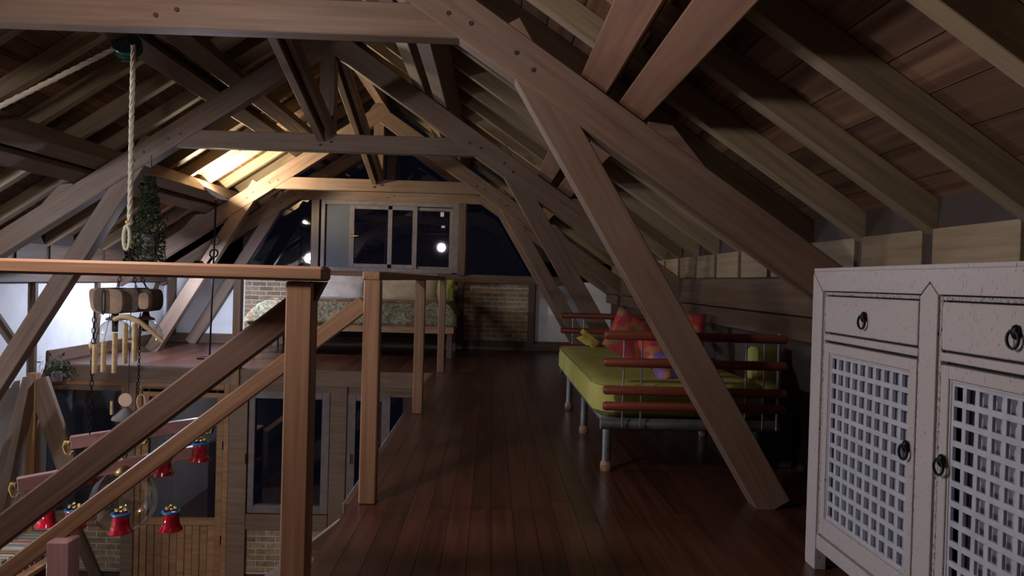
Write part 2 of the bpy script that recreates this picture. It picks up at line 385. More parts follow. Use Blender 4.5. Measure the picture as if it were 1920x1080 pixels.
bar(w1, 'sash', -1.18, -.63, 2.15, 2.20, YW+.01, YW+.04, ALU); bar(w1, 'sash', -1.18, -.63, 1.24, 1.28, YW+.01, YW+.04, ALU); bar(w1, 'sash', -.68, -.63, 1.28, 2.15, YW+.01, YW+.04, ALU)
pane(w1, [(-2.61,1.24),(-.63,1.24),(-.63,2.21),(-2.61,2.21)], YW+.05)
obj('handle', MB().tube([(-2.2, YW-.0, 1.725), (-2.2, YW-.04, 1.725), (-2.09, YW-.045, 1.728)], .008, 6).tube([(-2.2,YW,1.70),(-2.2,YW-.015,1.75)], .012, 6), BRASS, w1, label='brass handle')
bar(w1, 'sticker', -.83, -.775, 2.07, 2.14, YW+.043, YW+.048, PLAST); bar(w1, 'sticker', -.81, -.755, 1.895, 1.93, YW+.043, YW+.048, PLAST)
w2 = tag(empty('window_2', (-3.3, 11.88, 1.2)), kind='structure')
pane(w2, [(-3.95,1.17),(-2.8,1.17),(-2.8,2.27),(-3.2,2.27)], YW+.04)
w3 = tag(empty('window_3', (.1, 11.88, 1.2)), kind='structure')
pane(w3, [(-.43,1.17),(.9,1.17),(.1,2.27),(-.43,2.27)], YW+.04)
bar(w3, 'stop', -.43, -.405, 1.18, 2.25, YW, YW+.03, RAIL); bar(w2, 'stop', -2.825, -2.80, 1.18, 2.25, YW-.02, YW+.03, RAIL)
for x in (-2.75, -.48): tag(timber('trim', (x, 11.84, 1.16), (x, 11.84, 2.28), .11, .12, RAILD, up=(1,0,0)), kind='structure')
w4 = tag(empty('window_4', (XC, 11.9, 2.4)), kind='structure')
pane(w4, [(XC-1.9,2.3),(XC+1.9,2.3),(XC,3.62)], YW+.08)
# roof edge closers beside the side windows
gc = MB()
for s in (1, -1):
    gc.prism([(mir(.0,s),YG,2.30),(mir(.95,s),YG,1.1),(mir(XR,s),YG,1.1),(mir(XR,s),YG,zr(XR)+.15),(mir(-.1,s),YG,zr(-.1)+.15),(mir(-.1,s),YG,2.42)], (0,.1,0))
obj('gable_board', gc, FRAMEW, gable)

# ---- lower storey wall under the deck edge
low = tag(empty('wall_lower', (-2, YD, ZLOW)), kind='structure')
YL = YD
obj('lintel_beam', MB().box(XL, XR, YL, YL+.12, -.30, -.18), OLD, low, bevel=.004)
def lpost(x0, x1, z0=ZLOW, z1=-.19, m=OLD): bar(low, 'post', x0, x1, z0, z1, YL-.03, YL+.09, m)
lpost(-4.20, -4.06); lpost(-2.99, -2.78); lpost(-1.83, -1.64)
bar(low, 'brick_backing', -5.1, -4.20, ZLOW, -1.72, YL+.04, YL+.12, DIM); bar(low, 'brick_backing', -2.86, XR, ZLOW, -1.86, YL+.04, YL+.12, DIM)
brick_panel(-5.05, -4.21, -2.40, -1.86, YL+.02, low)
brick_panel(-2.775, -1.84, -2.40, -1.885, YL+.02, low)
bar(low, 'sill_beam', -5.1, -4.20, -1.86, -1.70, YL-.01, YL+.1, OLD); bar(low, 'sill_beam', -2.78, -1.84, -1.87, -1.69, YL-.02, YL+.1, OLD)
timber('brace', (-4.78, YL-.02, -1.75), (-4.40, YL-.02, -2.6), .06, .12, FRAMEW, low)
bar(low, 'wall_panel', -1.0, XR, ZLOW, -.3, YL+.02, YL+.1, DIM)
w5 = tag(empty('window_5', (-4.6, YL, -1.7)), kind='structure')
bar(w5, 'frame', -5.1, -4.20, -.235, -.19, YL-.01, YL+.06, DOORW); bar(w5, 'frame', -4.235, -4.20, -1.70, -.235, YL-.01, YL+.06, DOORW)
pane(w5, [(-5.1,-1.70),(-4.235,-1.70),(-4.235,-.235),(-5.1,-.235)], YL+.04)
d1 = tag(empty('door_1', (-3.5, YL, ZLOW)), kind='structure')
bar(d1, 'frame', -4.06, -4.0, ZLOW, -.19, YL-.01, YL+.08, DOORW); bar(d1, 'frame', -3.055, -2.995, ZLOW, -.19, YL-.02, YL+.08, DOORW); bar(d1, 'frame', -4.0, -3.055, -.25, -.19, YL-.02, YL+.08, DOORW)
bar(d1, 'door_stile', -3.995, -3.92, ZLOW+.02, -.26, YL, YL+.05, DOORW); bar(d1, 'door_stile', -3.14, -3.06, ZLOW+.02, -.26, YL, YL+.05, DOORW)
bar(d1, 'door_rail', -3.92, -3.14, -.355, -.26, YL, YL+.05, DOORW); bar(d1, 'door_rail', -3.92, -3.14, -1.84, -1.755, YL, YL+.05, DOORW)
for i in range(9):
    a = -3.92 + i*.78/9; bar(d1, 'door_plank', a+.002, a+.78/9-.002, ZLOW+.03, -1.845, YL+.012+.004*(i%2), YL+.04, DOORW, .004)
for z in (-.9, -2.0): obj('hinge', MB().tube([(-3.058,YL-.012,z-.05),(-3.058,YL-.012,z+.05)], .011, 8), IRON, d1)
pane(d1, [(-3.92,-1.755),(-3.14,-1.755),(-3.14,-.355),(-3.92,-.355)], YL+.03)
w6 = tag(empty('window_6', (-2.3, YL, -1.68)), kind='structure')
for (a,b,c,d) in ((-2.77,-2.70,-1.68,-.26),(-1.93,-1.84,-1.68,-.26),(-2.70,-1.93,-.345,-.26),(-2.70,-1.93,-1.68,-1.59)): bar(w6, 'frame', a, b, c, d, YL-.01, YL+.06, ALU)
pane(w6, [(-2.70,-1.59),(-1.93,-1.59),(-1.93,-.345),(-2.70,-.345)], YL+.03)
obj('handle', MB().tube([(-2.79,YL-.05,-.98),(-2.79,YL-.05,-1.09)], .012, 8), BRASS, w6, label='brass handle')
w7 = tag(empty('window_7', (-1.4, YL, -1.68)), kind='structure')
for (a,b,c,d) in ((-1.64,-1.54,-1.85,-.27),(-1.24,-1.14,-1.85,-.27),(-1.54,-1.24,-.35,-.27),(-1.54,-1.24,-1.85,-1.72)): bar(w7, 'frame', a, b, c, d, YL-.01, YL+.06, ALU)
pane(w7, [(-1.54,-1.72),(-1.24,-1.72),(-1.24,-.35),(-1.54,-.35)], YL+.03); pane(w7, [(-1.14,-1.8),(-1.0,-1.8),(-1.0,-.3),(-1.14,-.3)], YL+.03)
obj('handle', MB().tube([(-1.59,YL-.05,-.96),(-1.59,YL-.05,-1.07)], .012, 8), BRASS, w7, label='brass handle')
# near end wall behind the viewer
nw = MB().box(XL, XR, Y0-.12, Y0, ZLOW, 3.9)
tag(obj('wall_front', nw, FRAMEW, org=(0,Y0,0)), kind='structure')
# corner post with two braces under the deck corner
cp = empty('corner_post', (-4.97, 8.4, ZLOW), 'dark corner post with two spreading braces below the deck edge', 'post')
timber('post', (-4.97, 8.4, ZLOW), (-4.97, 8.4, -.05), .10, .10, DOORW, cp, up=(1,0,0))
timber('brace', (-4.93, 8.4, -.12), (-4.50, 8.4, -1.30), .07, .22, OLD, cp); timber('brace', (-4.97, 8.36, -.12), (-4.97, 7.55, -1.9), .07, .22, OLD, cp, up=(0,0,1))

# ================================================================== RAILINGS AND STAIRS
g = empty('guard_rail', (-.58, 2.34, 0), 'long oak handrail across the left foreground with its thick front post', 'railing')
timber('handrail', (-4.9, 2.34, 1.100), (-.505, 2.34, 1.104), .11, .045, RAIL, g, bevel=.008)
timber('post', (-.58, 2.34, 0), (-.58, 2.34, 1.08), .082, .08, RAIL, g, up=(1,0,0))
obj('bracket', MB().prism([(-.54,2.32,1.08),(-.54,2.32,1.02),(-.51,2.32,1.08)], (0,.06,0)), RAILD, g)
timber('post', (-4.0, 2.34, 0), (-4.0, 2.34, 1.08), .082, .08, RAIL, g, up=(1,0,0))
g = empty('walkway_railing', (-.58, 3.7, 0), 'oak railing along the walkway edge, three posts under one top rail', 'railing')
timber('handrail', (-.58, 3.66, 1.105), (-.58, 8.93, 1.105), .082, .042, RAIL, g, bevel=.004)
for y in (3.70, 6.17, 8.93): timber('post', (-.575, y, 0), (-.575, y, 1.084), .08, .08, RAIL, g, up=(1,0,0))
g = empty('deck_railing', (-2.93, 8.93, 0), 'far oak rail along the front edge of the deck with a slim post', 'railing')
timber('handrail', (XL+.02, 8.95, 1.13), (-.63, 8.95, 1.13), .07, .055, RAIL, g)
timber('post', (-2.93, 8.86, -.2), (-2.93, 8.86, 1.10), .10, .09, RAIL, g, up=(1,0,0))
st = empty('staircase', (-.66, 3.0, ZLOW), 'wooden staircase dropping left between two slanted handrails', 'staircase')
SS = .80; N = 14
for y in (2.44, 3.62): timber('stringer', (-.60, y, -.15), (-.60-3.45, y, -.15-3.45*SS), .045, .26, RAILD, st)
for i in range(N-1):
    z = -.2*(i+1); x = -.66 - .25*(i+1); bar(st, 'tread', x-.02, x+.27, z-.04, z, 2.465, 3.595, RAILD)
timber('handrail', (-.60, 2.39, 1.005), (-4.1, 2.39, 1.005-3.5*.805), .045, .085, RAILD, st, bevel=.006, label='near handrail, shade painted in as a darker colour')  # this rail's shade is put into its colour by the darker wood
timber('handrail', (-.612, 3.70, .972), (-4.1, 3.70, .972-3.488*.795), .045, .08, RAIL, st, bevel=.006, label='orange-brown far handrail')
timber('post', (-2.01, 3.66, ZLOW), (-2.01, 3.66, -.19), .11, .10, PINKW, st, up=(1,0,0))
timber('post', (-4.1, 2.39, ZLOW), (-4.1, 2.39, -1.75), .1, .1, RAILD, st, up=(1,0,0)); timber('post', (-4.1, 3.66, ZLOW), (-4.1, 3.66, -1.75), .1, .1, RAILD, st, up=(1,0,0))

# ================================================================== WHITE CABINET
XF = 1.294
cb = empty('cabinet', (1.53, 2.21, 0), 'distressed white cabinet with lattice doors and black ring pulls at the right', 'cabinet')
YA, YB = 1.40, 3.015
XB = 1.76
def cbox(name, y0, y1, z0, z1, x0, x1, m, parent=cb, bevel=.002, label=None): return obj(name, MB().box(x0, x1, y0, y1, z0, z1), m, parent, bevel=bevel, label=label)
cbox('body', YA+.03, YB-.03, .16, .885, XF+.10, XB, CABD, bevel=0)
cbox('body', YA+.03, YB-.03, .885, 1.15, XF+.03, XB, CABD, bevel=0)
cbox('side_panel', YB-.03, YB-.012, .14, 1.12, XF+.05, XB, CABW); cbox('side_panel', YA+.012, YA+.03, .14, 1.12, XF+.05, XB, CABW)
cbox('top', YA-.0, YB+.0, 1.168, 1.182, XF+.002, XB+.02, CABW)
def cpoly(name, pts, m=CABW, x0=XF, x1=XF+.045, parent=cb): return obj(name, MB().prism([(x0, y, z) for y, z in pts], (x1-x0, 0, 0)), m, parent, bevel=.0015)
j = .003
SW = .09; IN = 2.925; MC = (2.2055+0)
MY0, MY1 = 2.163, 2.248
O2 = 1.487
cpoly('top_rail', [(YB-.002,1.168),(IN,1.093),(MY1+j,1.093),(2.2055,1.128+j),(MY0-j,1.093),(O2,1.093),(YA+.002,1.168)])
cpoly('stile', [(YB,1.168-2*j),(IN+j,1.093-2*j),(IN,.0),(YB-.005,0),(YB,.02)])
cpoly('stile', [(YA,1.168-2*j),(O2-j,1.093-2*j),(O2,.0),(YA,0)])
cpoly('stile', [(MY1,1.093-j),(2.2055,1.128-j),(MY0,1.093-j),(MY0,.085),(MY1,.085)])
cbox('leg', YB-.06, YB-.002, 0, .16, XF+.045, XF+.09, CABW); cbox('leg', YB-.06, YB, 0, 1.15, XB-.06, XB, CABW); cbox('leg', YA, YA+.06, 0, 1.15, XB-.06, XB, CABW); cbox('leg', YA, YA+.06, 0, .16, XF+.045, XF+.09, CABW)
def pull(parent, y, z):
    r = .020; mb = MB().ball((XF-.004, y, z+.012), .013, 10, (.9,1,1.5))
    pts = [(XF-.012-.004*math.sin(t), y+r*.8*math.sin(t), z-.006-r*1.15*math.cos(t)) for t in [2*math.pi*k/14 for k in range(14)]]
    mb.tube(pts, .0042, 6, close=True); obj('ring_pull', mb, IRON, parent, label='black iron ring pull')
for (a, b, hy, xb) in ((MY1, IN, 2.299, XF+.03), (O2, MY0, 2.113, XF+.075)):
    for (c, d, e, f) in ((b-.016, b-.0035, .10, 1.089), (a+.0035, a+.016, .10, 1.089), (a+.018, b-.018, 1.077, 1.089)):
        cbox('moulding', c, d, e, f, XF+.006, XF+.03, CABM)
    A, B = a+.021, b-.021
    cbox('cross_rail', A-.003, B+.003, .903, .927, XF+.004, XF+.04, CABW)
    dr = cbox('drawer', A, B, .935, 1.072, XF+.003, XF+.06, CABW, bevel=.003); pull(dr, (A+B)/2, .995)
    cbox('bottom_rail', a+.003, b-.003, .085, .140, XF+.002, XF+.04, CABW)
    dr = cbox('door', A, A+.036, .15, .892, XF+.004, XF+.026, CABW)
    for c, d, e, f in ((B-.036, B, .15, .892), (A+.036, B-.036, .855, .892), (A+.036, B-.036, .15, .218)): cbox('door_frame', c, d, e, f, XF+.004, XF+.026, CABW, dr)
    la, lb, z0, z1 = A+.036, B-.036, .218, .855
    for c, d, e, f in ((la+.001, la+.008, z0, z1), (lb-.008, lb-.001, z0, z1), (la+.008, lb-.008, z1-.008, z1-.001), (la+.008, lb-.008, z0+.001, z0+.008)): cbox('bead', c, d, e, f, XF+.009, XF+.022, CABW, dr, .001)
    la += .009; lb -= .009; z0 += .009; z1 -= .009
    for k in range(11):
        y = la + (lb-la)*k/10; cbox('lattice_bar', y-.0085, y+.0085, z0, z1, XF+.012, XF+.022, CABP, dr, .001)
    for k in range(12):
        z = z0 + (z1-z0)*k/11; cbox('lattice_bar', la, lb, z-.0085, z+.0085, XF+.011, XF+.021, CABP, dr, .001)
    cbox('backing', la-.01, lb+.01, z0-.01, z1+.01, xb, xb+.006, CABP, dr, 0)
    pull(dr, hy, .61)

# ================================================================== SOFT THINGS
def pillow(name, c, size, rotm, m, label, cat='pillow', group=None, seed=0, parent=None, puff=1.0):
    w, h, t = size; mb = MB(); nn = 14
    for sgn in (1, -1):
        def f(u, v, sgn=sgn):
            x = 2*u-1; z = 2*v-1; e = max(0, (1-x**4))*max(0, (1-z**4)); e = e**.5*puff
            wr_ = .12*noise.noise(Vector((x*2.2+seed, z*2.2, sgn)))
            pin = 1 - .06*(1-abs(x))*abs(z)**3
            return Vector((x*w/2*(1-.05*(1-abs(z)**2)*abs(x)**3), sgn*t/2*(e*(1+wr_*2)), z*h/2*pin))
        mb.grid(f, nn, nn)
    M = Matrix.Translation(c) @ rotm.to_4x4()
    o = obj(name, mb, m, parent, M); return tag(o, label, cat, group)
def rot(x=0, y=0, z=0):
    from mathutils import Euler
    return Euler((math.radians(x), math.radians(y), math.radians(z))).to_matrix()

# ---- metal bed with rung boards
X0b, X1b, Y0b, Y1b = .68, 1.60, 4.22, 6.70
bd = empty('bed', (1.12, 5.4, 0), 'pipe-framed bed on the walkway with round red wooden rungs at both ends', 'bed')
for x in (X0b, X1b):
    obj('side_rail', MB().tube([(x, Y0b, .315), (x, Y1b, .315)], .032, 12), STEEL, bd)
for y in (Y0b, Y1b): obj('end_rail', MB().tube([(X0b-.05, y, .315), (X1b+.03, y, .315)], .034, 12), STEEL, bd)
obj('bed_base', MB().box(X0b, X1b, Y0b, Y1b, .325, .345), DIM, bd)
for x, y in ((.70, 4.42), (1.58, 4.42), (.70, 5.50), (1.58, 5.50), (.70, 6.55), (1.58, 6.55)):
    lg = obj('leg', MB().tube([(x, y, .05), (x, y, .31)], .026, 12), STEEL, bd)
    obj('foot', MB().lathe([(.0,0),(.03,0),(.037,.02),(.034,.045),(.026,.058),(0,.06)], (x,y,0), 14), RAIL, lg)
for y, zs in ((4.15, (.815,.665,.512,.424)), (6.78, (.80,.665,.52))):
    for z in zs:
        obj('rung', MB().tube([(.63,y,z),(.645,y,z),(1.63,y,z),(1.645,y,z)], [.018,.026,.026,.018], 12), RUNG, bd)
    for x in (.74, .84, 1.42, 1.52):
        if y < 5 and x in (1.42,) : pass
        obj('rod', MB().tube([(x,y,.31),(x,y,zs[0]+.02)], .005, 6), STEEL, bd)
    obj('rod_knob', MB().ball((1.60,y,.83),.018,8).tube([(1.6,y,.31),(1.6,y,.82)],.008,6), STEEL, bd)
def mattress(name, x0, x1, y0, y1, z0, z1, rad, m, label, cat):
    out = []
    def corner(cx, cy, a0):
        for k in range(7): t = math.radians(a0+90*k/6); out.append((cx+rad*math.cos(t), cy+rad*math.sin(t)))
    corner(x1-rad, y1-rad, 0); corner(x0+rad, y1-rad, 90); corner(x0+rad, y0+rad, 180); corner(x1-rad, y0+rad, 270)
    cx, cy = (x0+x1)/2, (y0+y1)/2; mb = MB(); n = len(out)
    rings = [(.03,z0),(.0,z0+.03),(.0,z1-.045),(.012,z1-.02),(.0,z1-.012),(.02,z1-.002),(.12,z1+.003),(.3,z1)]
    for ins, z in rings:
        for (x, y) in out:
            dx, dy = x-cx, y-cy; kx = 1-ins/((x1-x0)/2); ky = 1-ins/((y1-y0)/2)
            mb.v.append(Vector((cx+dx*kx, cy+dy*ky, z)))
    for i in range(len(rings)-1):
        for k in range(n): mb.f.append((i*n+k, i*n+(k+1)%n, (i+1)*n+(k+1)%n, (i+1)*n+k))
    mb.f.append(tuple(range(n))[::-1]); mb.f.append(tuple((len(rings)-1)*n+k for k in range(n))); mb.smooth = True
    return tag(obj(name, mb, m, org=(cx, cy, z0)), label, cat)
mt = mattress('mattress', .60, 1.60, 4.24, 6.70, .345, .535, .16, LIME, 'lime green mattress with piped edge on the pipe-framed bed', 'mattress')
bpy.context.view_layer.update()
obj('piping', MB().tube([(.60,4.45+.1*k,.522) for k in range(21)], .006, 6), GREENL, mt)
pillow('pillow', (1.05, 5.68, .70), (.35, .37, .13), rot(-24, 32, 8), PATCHP, 'red patchwork pillow leaning upright on the lime mattress', group=None, seed=3)
pillow('pillow', (1.22, 5.15, .62), (.42, .30, .16), rot(-50, 10, 20), PATCHP, 'orange and red patchwork pillow lying in front of the upright one', seed=5)
pillow('pillow', (1.14, 4.62, .60), (.30, .22, .12), rot(-40, -8, 12), PATCHV, 'small violet and pink patchwork cushion nearest the bed foot', 'cushion', seed=9)
pillow('headscarf', (.86, 6.60, .60), (.20, .12, .05), rot(-30, 35, 0), PATCHY, 'small yellow printed cloth bundle at the far head of the bed', 'cloth', seed=2)
tag(obj('box_cushion', MB().box(1.66,1.84,4.70,4.85,.40,.72), LIME, org=(1.75,4.77,.4), bevel=.02), 'upright lime box cushion beyond the bed by the low wall', 'cushion')
tag(obj('storage_chest', MB().box(1.64,1.86,4.55,5.6,0,.40), DIM, org=(1.75,5,0), bevel=.01), 'dark low chest between the bed and the low wall', 'chest')
pillow('blanket', (1.60, 6.2, .72), (.34, .34, .16), rot(-30, 0, -20), PATCHP, 'patchwork pillow by the low wall behind the diagonal strut', seed=13)
bpy.data.objects['blanket'].name = 'pillow.003'

# ---- daybed under the window
db = empty('daybed', (-1.9, 11.0, 0), 'wide wooden daybed under the far window on the deck', 'bed')
bar(db, 'side_board', -3.30, -.50, .345, .455, 10.36, 10.42, DOORW); bar(db, 'side_board', -3.30, -.50, .345, .455, 11.66, 11.72, DOORW)
bar(db, 'end_board', -3.30, -3.25, .345, .455, 10.42, 11.66, DOORW); bar(db, 'end_board', -.55, -.50, .345, .455, 10.42, 11.66, DOORW)
bar(db, 'slat_base', -3.25, -.55, .40, .45, 10.42, 11.66, DIM)
for x in (-3.26, -.56):
    for y in (10.45, 11.6): timber('leg', (x, y, 0), (x, y, .35), .075, .075, RAILD, db, up=(1,0,0))
def cov(x0, x1, y0, y1, z0, z1, rise):
    mb = MB(); nu, nv = 44, 16
    def f(u, v):
        # v 0..1 : front hem -> top -> back
        x = x0 + (x1-x0)*u
        endl = min(1, u/.14); endr = min(1, (1-u)/.05)
        zt = z0 + .05 + (z1-z0-.05)*(math.sin(endl*math.pi/2)**.8)*(.35+.65*math.sin(endr*math.pi/2))
        if v < .35: q = v/.35; y = y0 - .012*math.sin(u*60)*(1-q); z = z0 + (zt-.03-z0)*q
        elif v < .45: q = (v-.35)/.1; y = y0 + .04*(1-math.cos(q*math.pi/2)); z = zt-.03+.03*math.sin(q*math.pi/2)
        else: q = (v-.45)/.55; y = y0+.04+(y1-y0-.04)*q; z = zt + .01*math.sin(q*9+u*14)
        return (x, y, z)
    return mb.grid(f, nu, nv)
cv = cov(-3.34, -.46, 10.33, 11.68, .45, .765, 0)
c_ = tag(obj('bedspread', cv, COVER, org=(-1.9, 11, .45)), 'patterned green and beige bedspread covering the daybed mattress', 'bedspread')
c_.modifiers.new('thick', 'SOLIDIFY').thickness = .012
obj('mattress', MB().box(-3.2, -.6, 10.40, 11.62, .455, .70), CREAM, db, bevel=.03)
obj('border', MB().box(-3.0, -.6, 10.338, 10.38, .752, .775), COVERT, c_, bevel=.008, label='rust coloured border along the top edge')
pillow('pillow', (-2.26, 11.50, .95), (.80, .44, .20), rot(-14, 0, 0), CREAM, 'large off-white pillow leaning on the far brick wall', seed=21)
pillow('pillow', (-1.30, 11.50, .93), (1.10, .40, .18), rot(-14, 0, 0), TAN, 'long tan pillow at the right of the off-white one', seed=25)
pillow('pillow', (-2.66, 11.55, .90), (.36, .34, .16), rot(-14, 0, 0), GREENL, 'green cushion half hidden left of the off-white pillow', 'cushion', seed=28)
pillow('pillow', (-.72, 11.52, .92), (.34, .36, .16), rot(-14, 0, 0), GREENL, 'olive cushion at the right end of the daybed', 'cushion', seed=31)

# ================================================================== FLOOR LAMP
LX, LY = -3.56, 9.72
fl = empty('floor_lamp', (LX, LY, 0), 'black iron floor lamp with a tilted bright uplight dish on the deck', 'lamp')
obj('base', MB().box(LX-.13, LX+.12, LY-.09, LY+.09, 0, .022), IRON, fl, bevel=.004)
obj('pole', MB().tube([(LX,LY,.02),(LX+.02,LY,1.0),(LX+.035,LY,2.02)], .012, 10), IRON, fl)
tz = Matrix.Translation((LX+.03, LY, 2.09)) @ rot(-8, 26, 0).to_4x4()
obj('dish', MB().lathe([(.0,-.03),(.05,-.028),(.12,-.012),(.165,.012),(.165,.018),(.12,-.002),(0,-.018)], n=28), mat('dish_white', (.75,.73,.68), .4), fl, tz)
TA = math.pi*.1**2
tm = emis('torch_glow', TORCH_COL, TORCH_POWER/10)
obj('bulb', MB().lathe([(0,.006),(.10,.006),(.10,.0),(0,0)], n=24), tm, fl, tz)
obj('neck', MB().tube([(LX+.035,LY,2.0),(LX+.03,LY,2.075)], .009, 8), BRASS, fl)
for z, dx, rr in ((1.50,.03,.055), (1.34,.012,.05)):
    obj('ring', MB().tube([(LX+.03+dx-.01+rr*math.cos(t), LY-.02+.02*math.sin(t), z+rr*math.sin(t)) for t in [2*math.pi*k/18 for k in range(18)]], .011 if z<1.4 else .006, 8, close=True), IRON, fl)
obj('arm', MB().tube([(LX+.02,LY-.02,1.30),(LX-.05,LY-.03,1.19),(LX-.10,LY-.03,1.165)], .018, 8), IRON, fl)

rx, ry, rz = LX-.15, LY-.04, 1.175
obj('arm_bulb', MB().ball((rx, ry, rz), .04, 16), emis('read_glow', READ_COL, READ_POWER/(4*math.pi**2*.04**2)), fl, label='small cool bulb at the end of the low arm')
obj('arm_shade', MB().lathe([(.015,.05),(.045,.045),(.095,-.012),(.09,-.012),(.04,.038),(.0,.042)], (rx,ry,rz+.02), 20), IRON, fl)
# ================================================================== PULLEY, ROPE, CHANDELIER
PY = 5.5
pl = empty('pulley', (-2.64, PY, 2.69), 'green enamelled pulley wheel hung from the upper left purlin', 'pulley')
Mx = Matrix.Translation((-2.65, PY, 2.70)) @ rot(62, 0, 18).to_4x4()
obj('wheel', MB().lathe([(.02,-.03),(.10,-.032),(.104,-.024),(.078,-.01),(.078,.01),(.104,.024),(.10,.032),(.02,.03)], n=28), GREENM, pl, Mx)
obj('cheek', MB().box(-.03,.03,-.11,.15,.036,.046).box(-.03,.03,-.11,.15,-.046,-.036), GREENM, pl, Mx, .003)
obj('axle', MB().tube([(0,0,-.055),(0,0,.055)], .014, 8), STEEL, pl, Mx)
rp = empty('rope', (-2.6, PY, 1.2), 'pale hemp rope running over the pulley and down to the hanging ornament', 'rope')
def ropemesh(p, q, r=.018, tw=22):
    p = Vector(p); q = Vector(q); d = (q-p); L = d.length; u = d.normalized(); a = u.orthogonal().normalized(); b = u.cross(a); mb = MB(); n = int(L*30)
    for s in (0, 2*math.pi/3, 4*math.pi/3):
        mb.tube([p + d*k/n + (a*math.cos(tw*L*k/n*1.6+s) + b*math.sin(tw*L*k/n*1.6+s))*r*.5 for k in range(n+1)], r*.62, 5)
    return mb
obj('vertical_strand', ropemesh((-2.575, PY-.06, 2.69), (-2.59, PY-.03, 1.42)), ROPE, rp)
obj('side_strand', ropemesh((-2.72, PY-.05, 2.66), (-4.95, PY-.6, 1.12)), ROPE, rp)
obj('whipping', MB().tube([(-2.6,PY-.03,1.43),(-2.598,PY-.03,1.45)], .02, 8), mat('yellow_tape', (.6,.42,.03), .6), rp, label='yellow whipping')
obj('loop', MB().tube([(-2.6+.022*math.sin(t)-.008, PY-.03, 1.33+.085*math.cos(t)) for t in [2*math.pi*k/20 for k in range(20)]], .013, 6, close=True), ROPE, rp)
ch = empty('hanging_ornament', (-2.6, PY, -.8), 'hanging mobile of logs, glass globes, bamboo chimes, pink bars and red bells', 'mobile')
obj('hook', MB().tube([(-2.6+.02*math.sin(t), PY-.03, 1.235+.03*math.cos(t)) for t in [2*math.pi*k/14 for k in range(14)]], .007, 6, close=True), IRON, ch)
def chain(p, q, r=.014, th=.0035):
    p = Vector(p); q = Vector(q); L = (q-p).length; n = max(2, int(L/(r*2.3))); u = (q-p).normalized(); a = u.orthogonal().normalized(); b = u.cross(a); mb = MB()
    for i in range(n):
        c = p + (q-p)*(i+.5)/n; s_ = a if i % 2 else b
        mb.tube([c + u*r*1.45*math.cos(t) + s_*r*.75*math.sin(t) for t in [2*math.pi*k/8 for k in range(8)]], th, 4, close=True)
    return mb
def addchain(p, q, **k): o = obj('chain', chain(p, q, **k), IRON, ch)
addchain((-2.62,PY-.02,1.21), (-2.67,PY-.02,.95)); addchain((-2.58,PY-.02,1.21), (-2.46,PY,.95)); addchain((-2.6,PY+.02,1.21), (-2.56,PY+.04,.95))
def chunk(x0, x1, z0, z1, yd, m, tilt=0):
    mb = MB(); n = 18; pts = []
    cx, cz = (x0+x1)/2, (z0+z1)/2
    for k in range(n):
        t = 2*math.pi*k/n; c_, s_ = math.cos(t), math.sin(t)
        pts.append((cx + (x1-x0)/2*math.copysign(abs(c_)**.55, c_) + tilt*s_, PY-yd, cz + (z1-z0)/2*math.copysign(abs(s_)**.6, s_)))
    mb.prism(pts, (0, 2*yd, 0)); return obj('log', mb, m, ch, bevel=.006)
chunk(-2.845, -2.72, .785, .965, .06, LOG, -.02); chunk(-2.79, -2.62, .80, .972, .12, LOGD); chunk(-2.725, -2.57, .79, .965, .14, LOG)
chunk(-2.62, -2.47, .80, .975, .11, LOGD); chunk(-2.50, -2.39, .81, .97, .09, LOGD); chunk(-2.475, -2.40, .825, .945, .12, LOG)
obj('strap', MB().tube([(-2.70+.052*math.cos(t)*.2, PY-.15+.0*math.sin(t), .875+.088*math.sin(t)) for t in [2*math.pi*k/16 for k in range(16)]], .006, 6, close=True), CABD, ch)
for x, y, r in ((-2.665, PY-.05, .122), (-2.50, PY+.06, .118)):
    o = obj('globe', MB().ball((x, y, .625), r, 28), GLOBE, ch, label='clear glass globe')
    obj('cap', MB().lathe([(0,.05),(.02,.045),(.028,.015),(.06,.0),(.062,-.012),(0,-.012)], (x, y, .755), 18), LOGD, ch)
    obj('socket', MB().tube([(x,y,.74),(x,y,.66)], .02, 10), CABD, ch)
arc = [(-2.62,.752),(-2.57,.772),(-2.52,.772),(-2.46,.75),(-2.38,.695),(-2.275,.605)]
obj('curved_bar', MB().tube([(x, PY-.16, z) for x, z in arc], [.016,.02,.021,.02,.018,.012], 10), BAMBOO, ch)
for x, z0, z1 in ((-2.735,.38,.58),(-2.675,.39,.60),(-2.60,.385,.66),(-2.53,.45,.73),(-2.465,.47,.73)):
    obj('chime_tube', MB().tube([(x,PY-.18,z0),(x,PY-.18,z1)], .0175, 10), BAMBOO, ch)
    obj('cord', MB().tube([(x,PY-.18,z1),(x,PY-.10,.80)], .002, 4), CABD, ch)
obj('chime_bar', MB().tube([(-2.53,PY-.18,.605),(-2.465,PY-.18,.605)], .008, 6), BAMBOO, ch)
obj('tag', MB().ball((-2.805,PY-.1,.565), .022, 8, (.8,.5,1.3)), BAMBOO, ch)
addchain((-2.785,PY-.1,.80), (-2.80,PY-.1,-.06), r=.016); addchain((-2.465,PY-.1,.80), (-2.47,PY-.1,.22), r=.010, th=.0025)
obj('disc', MB().tube([(-2.583,PY-.05,.175),(-2.583,PY-.04,.175)], .048, 20), mat('wood_disc', (.62,.42,.30), .6), ch, Matrix.Identity(4), label='pale wooden disc')
obj('hoop', MB().tube([(-2.469+.03*math.cos(t), PY-.05+.0*math.cos(t), .165+.052*math.sin(t)) for t in [2*math.pi*k/20 for k in range(20)]], .006, 6, close=True), BAMBOO, ch)
obj('stick', MB().tube([(-2.676,PY-.05,.07),(-2.678,PY-.05,.165)], .010, 6), BAMBOO, ch)
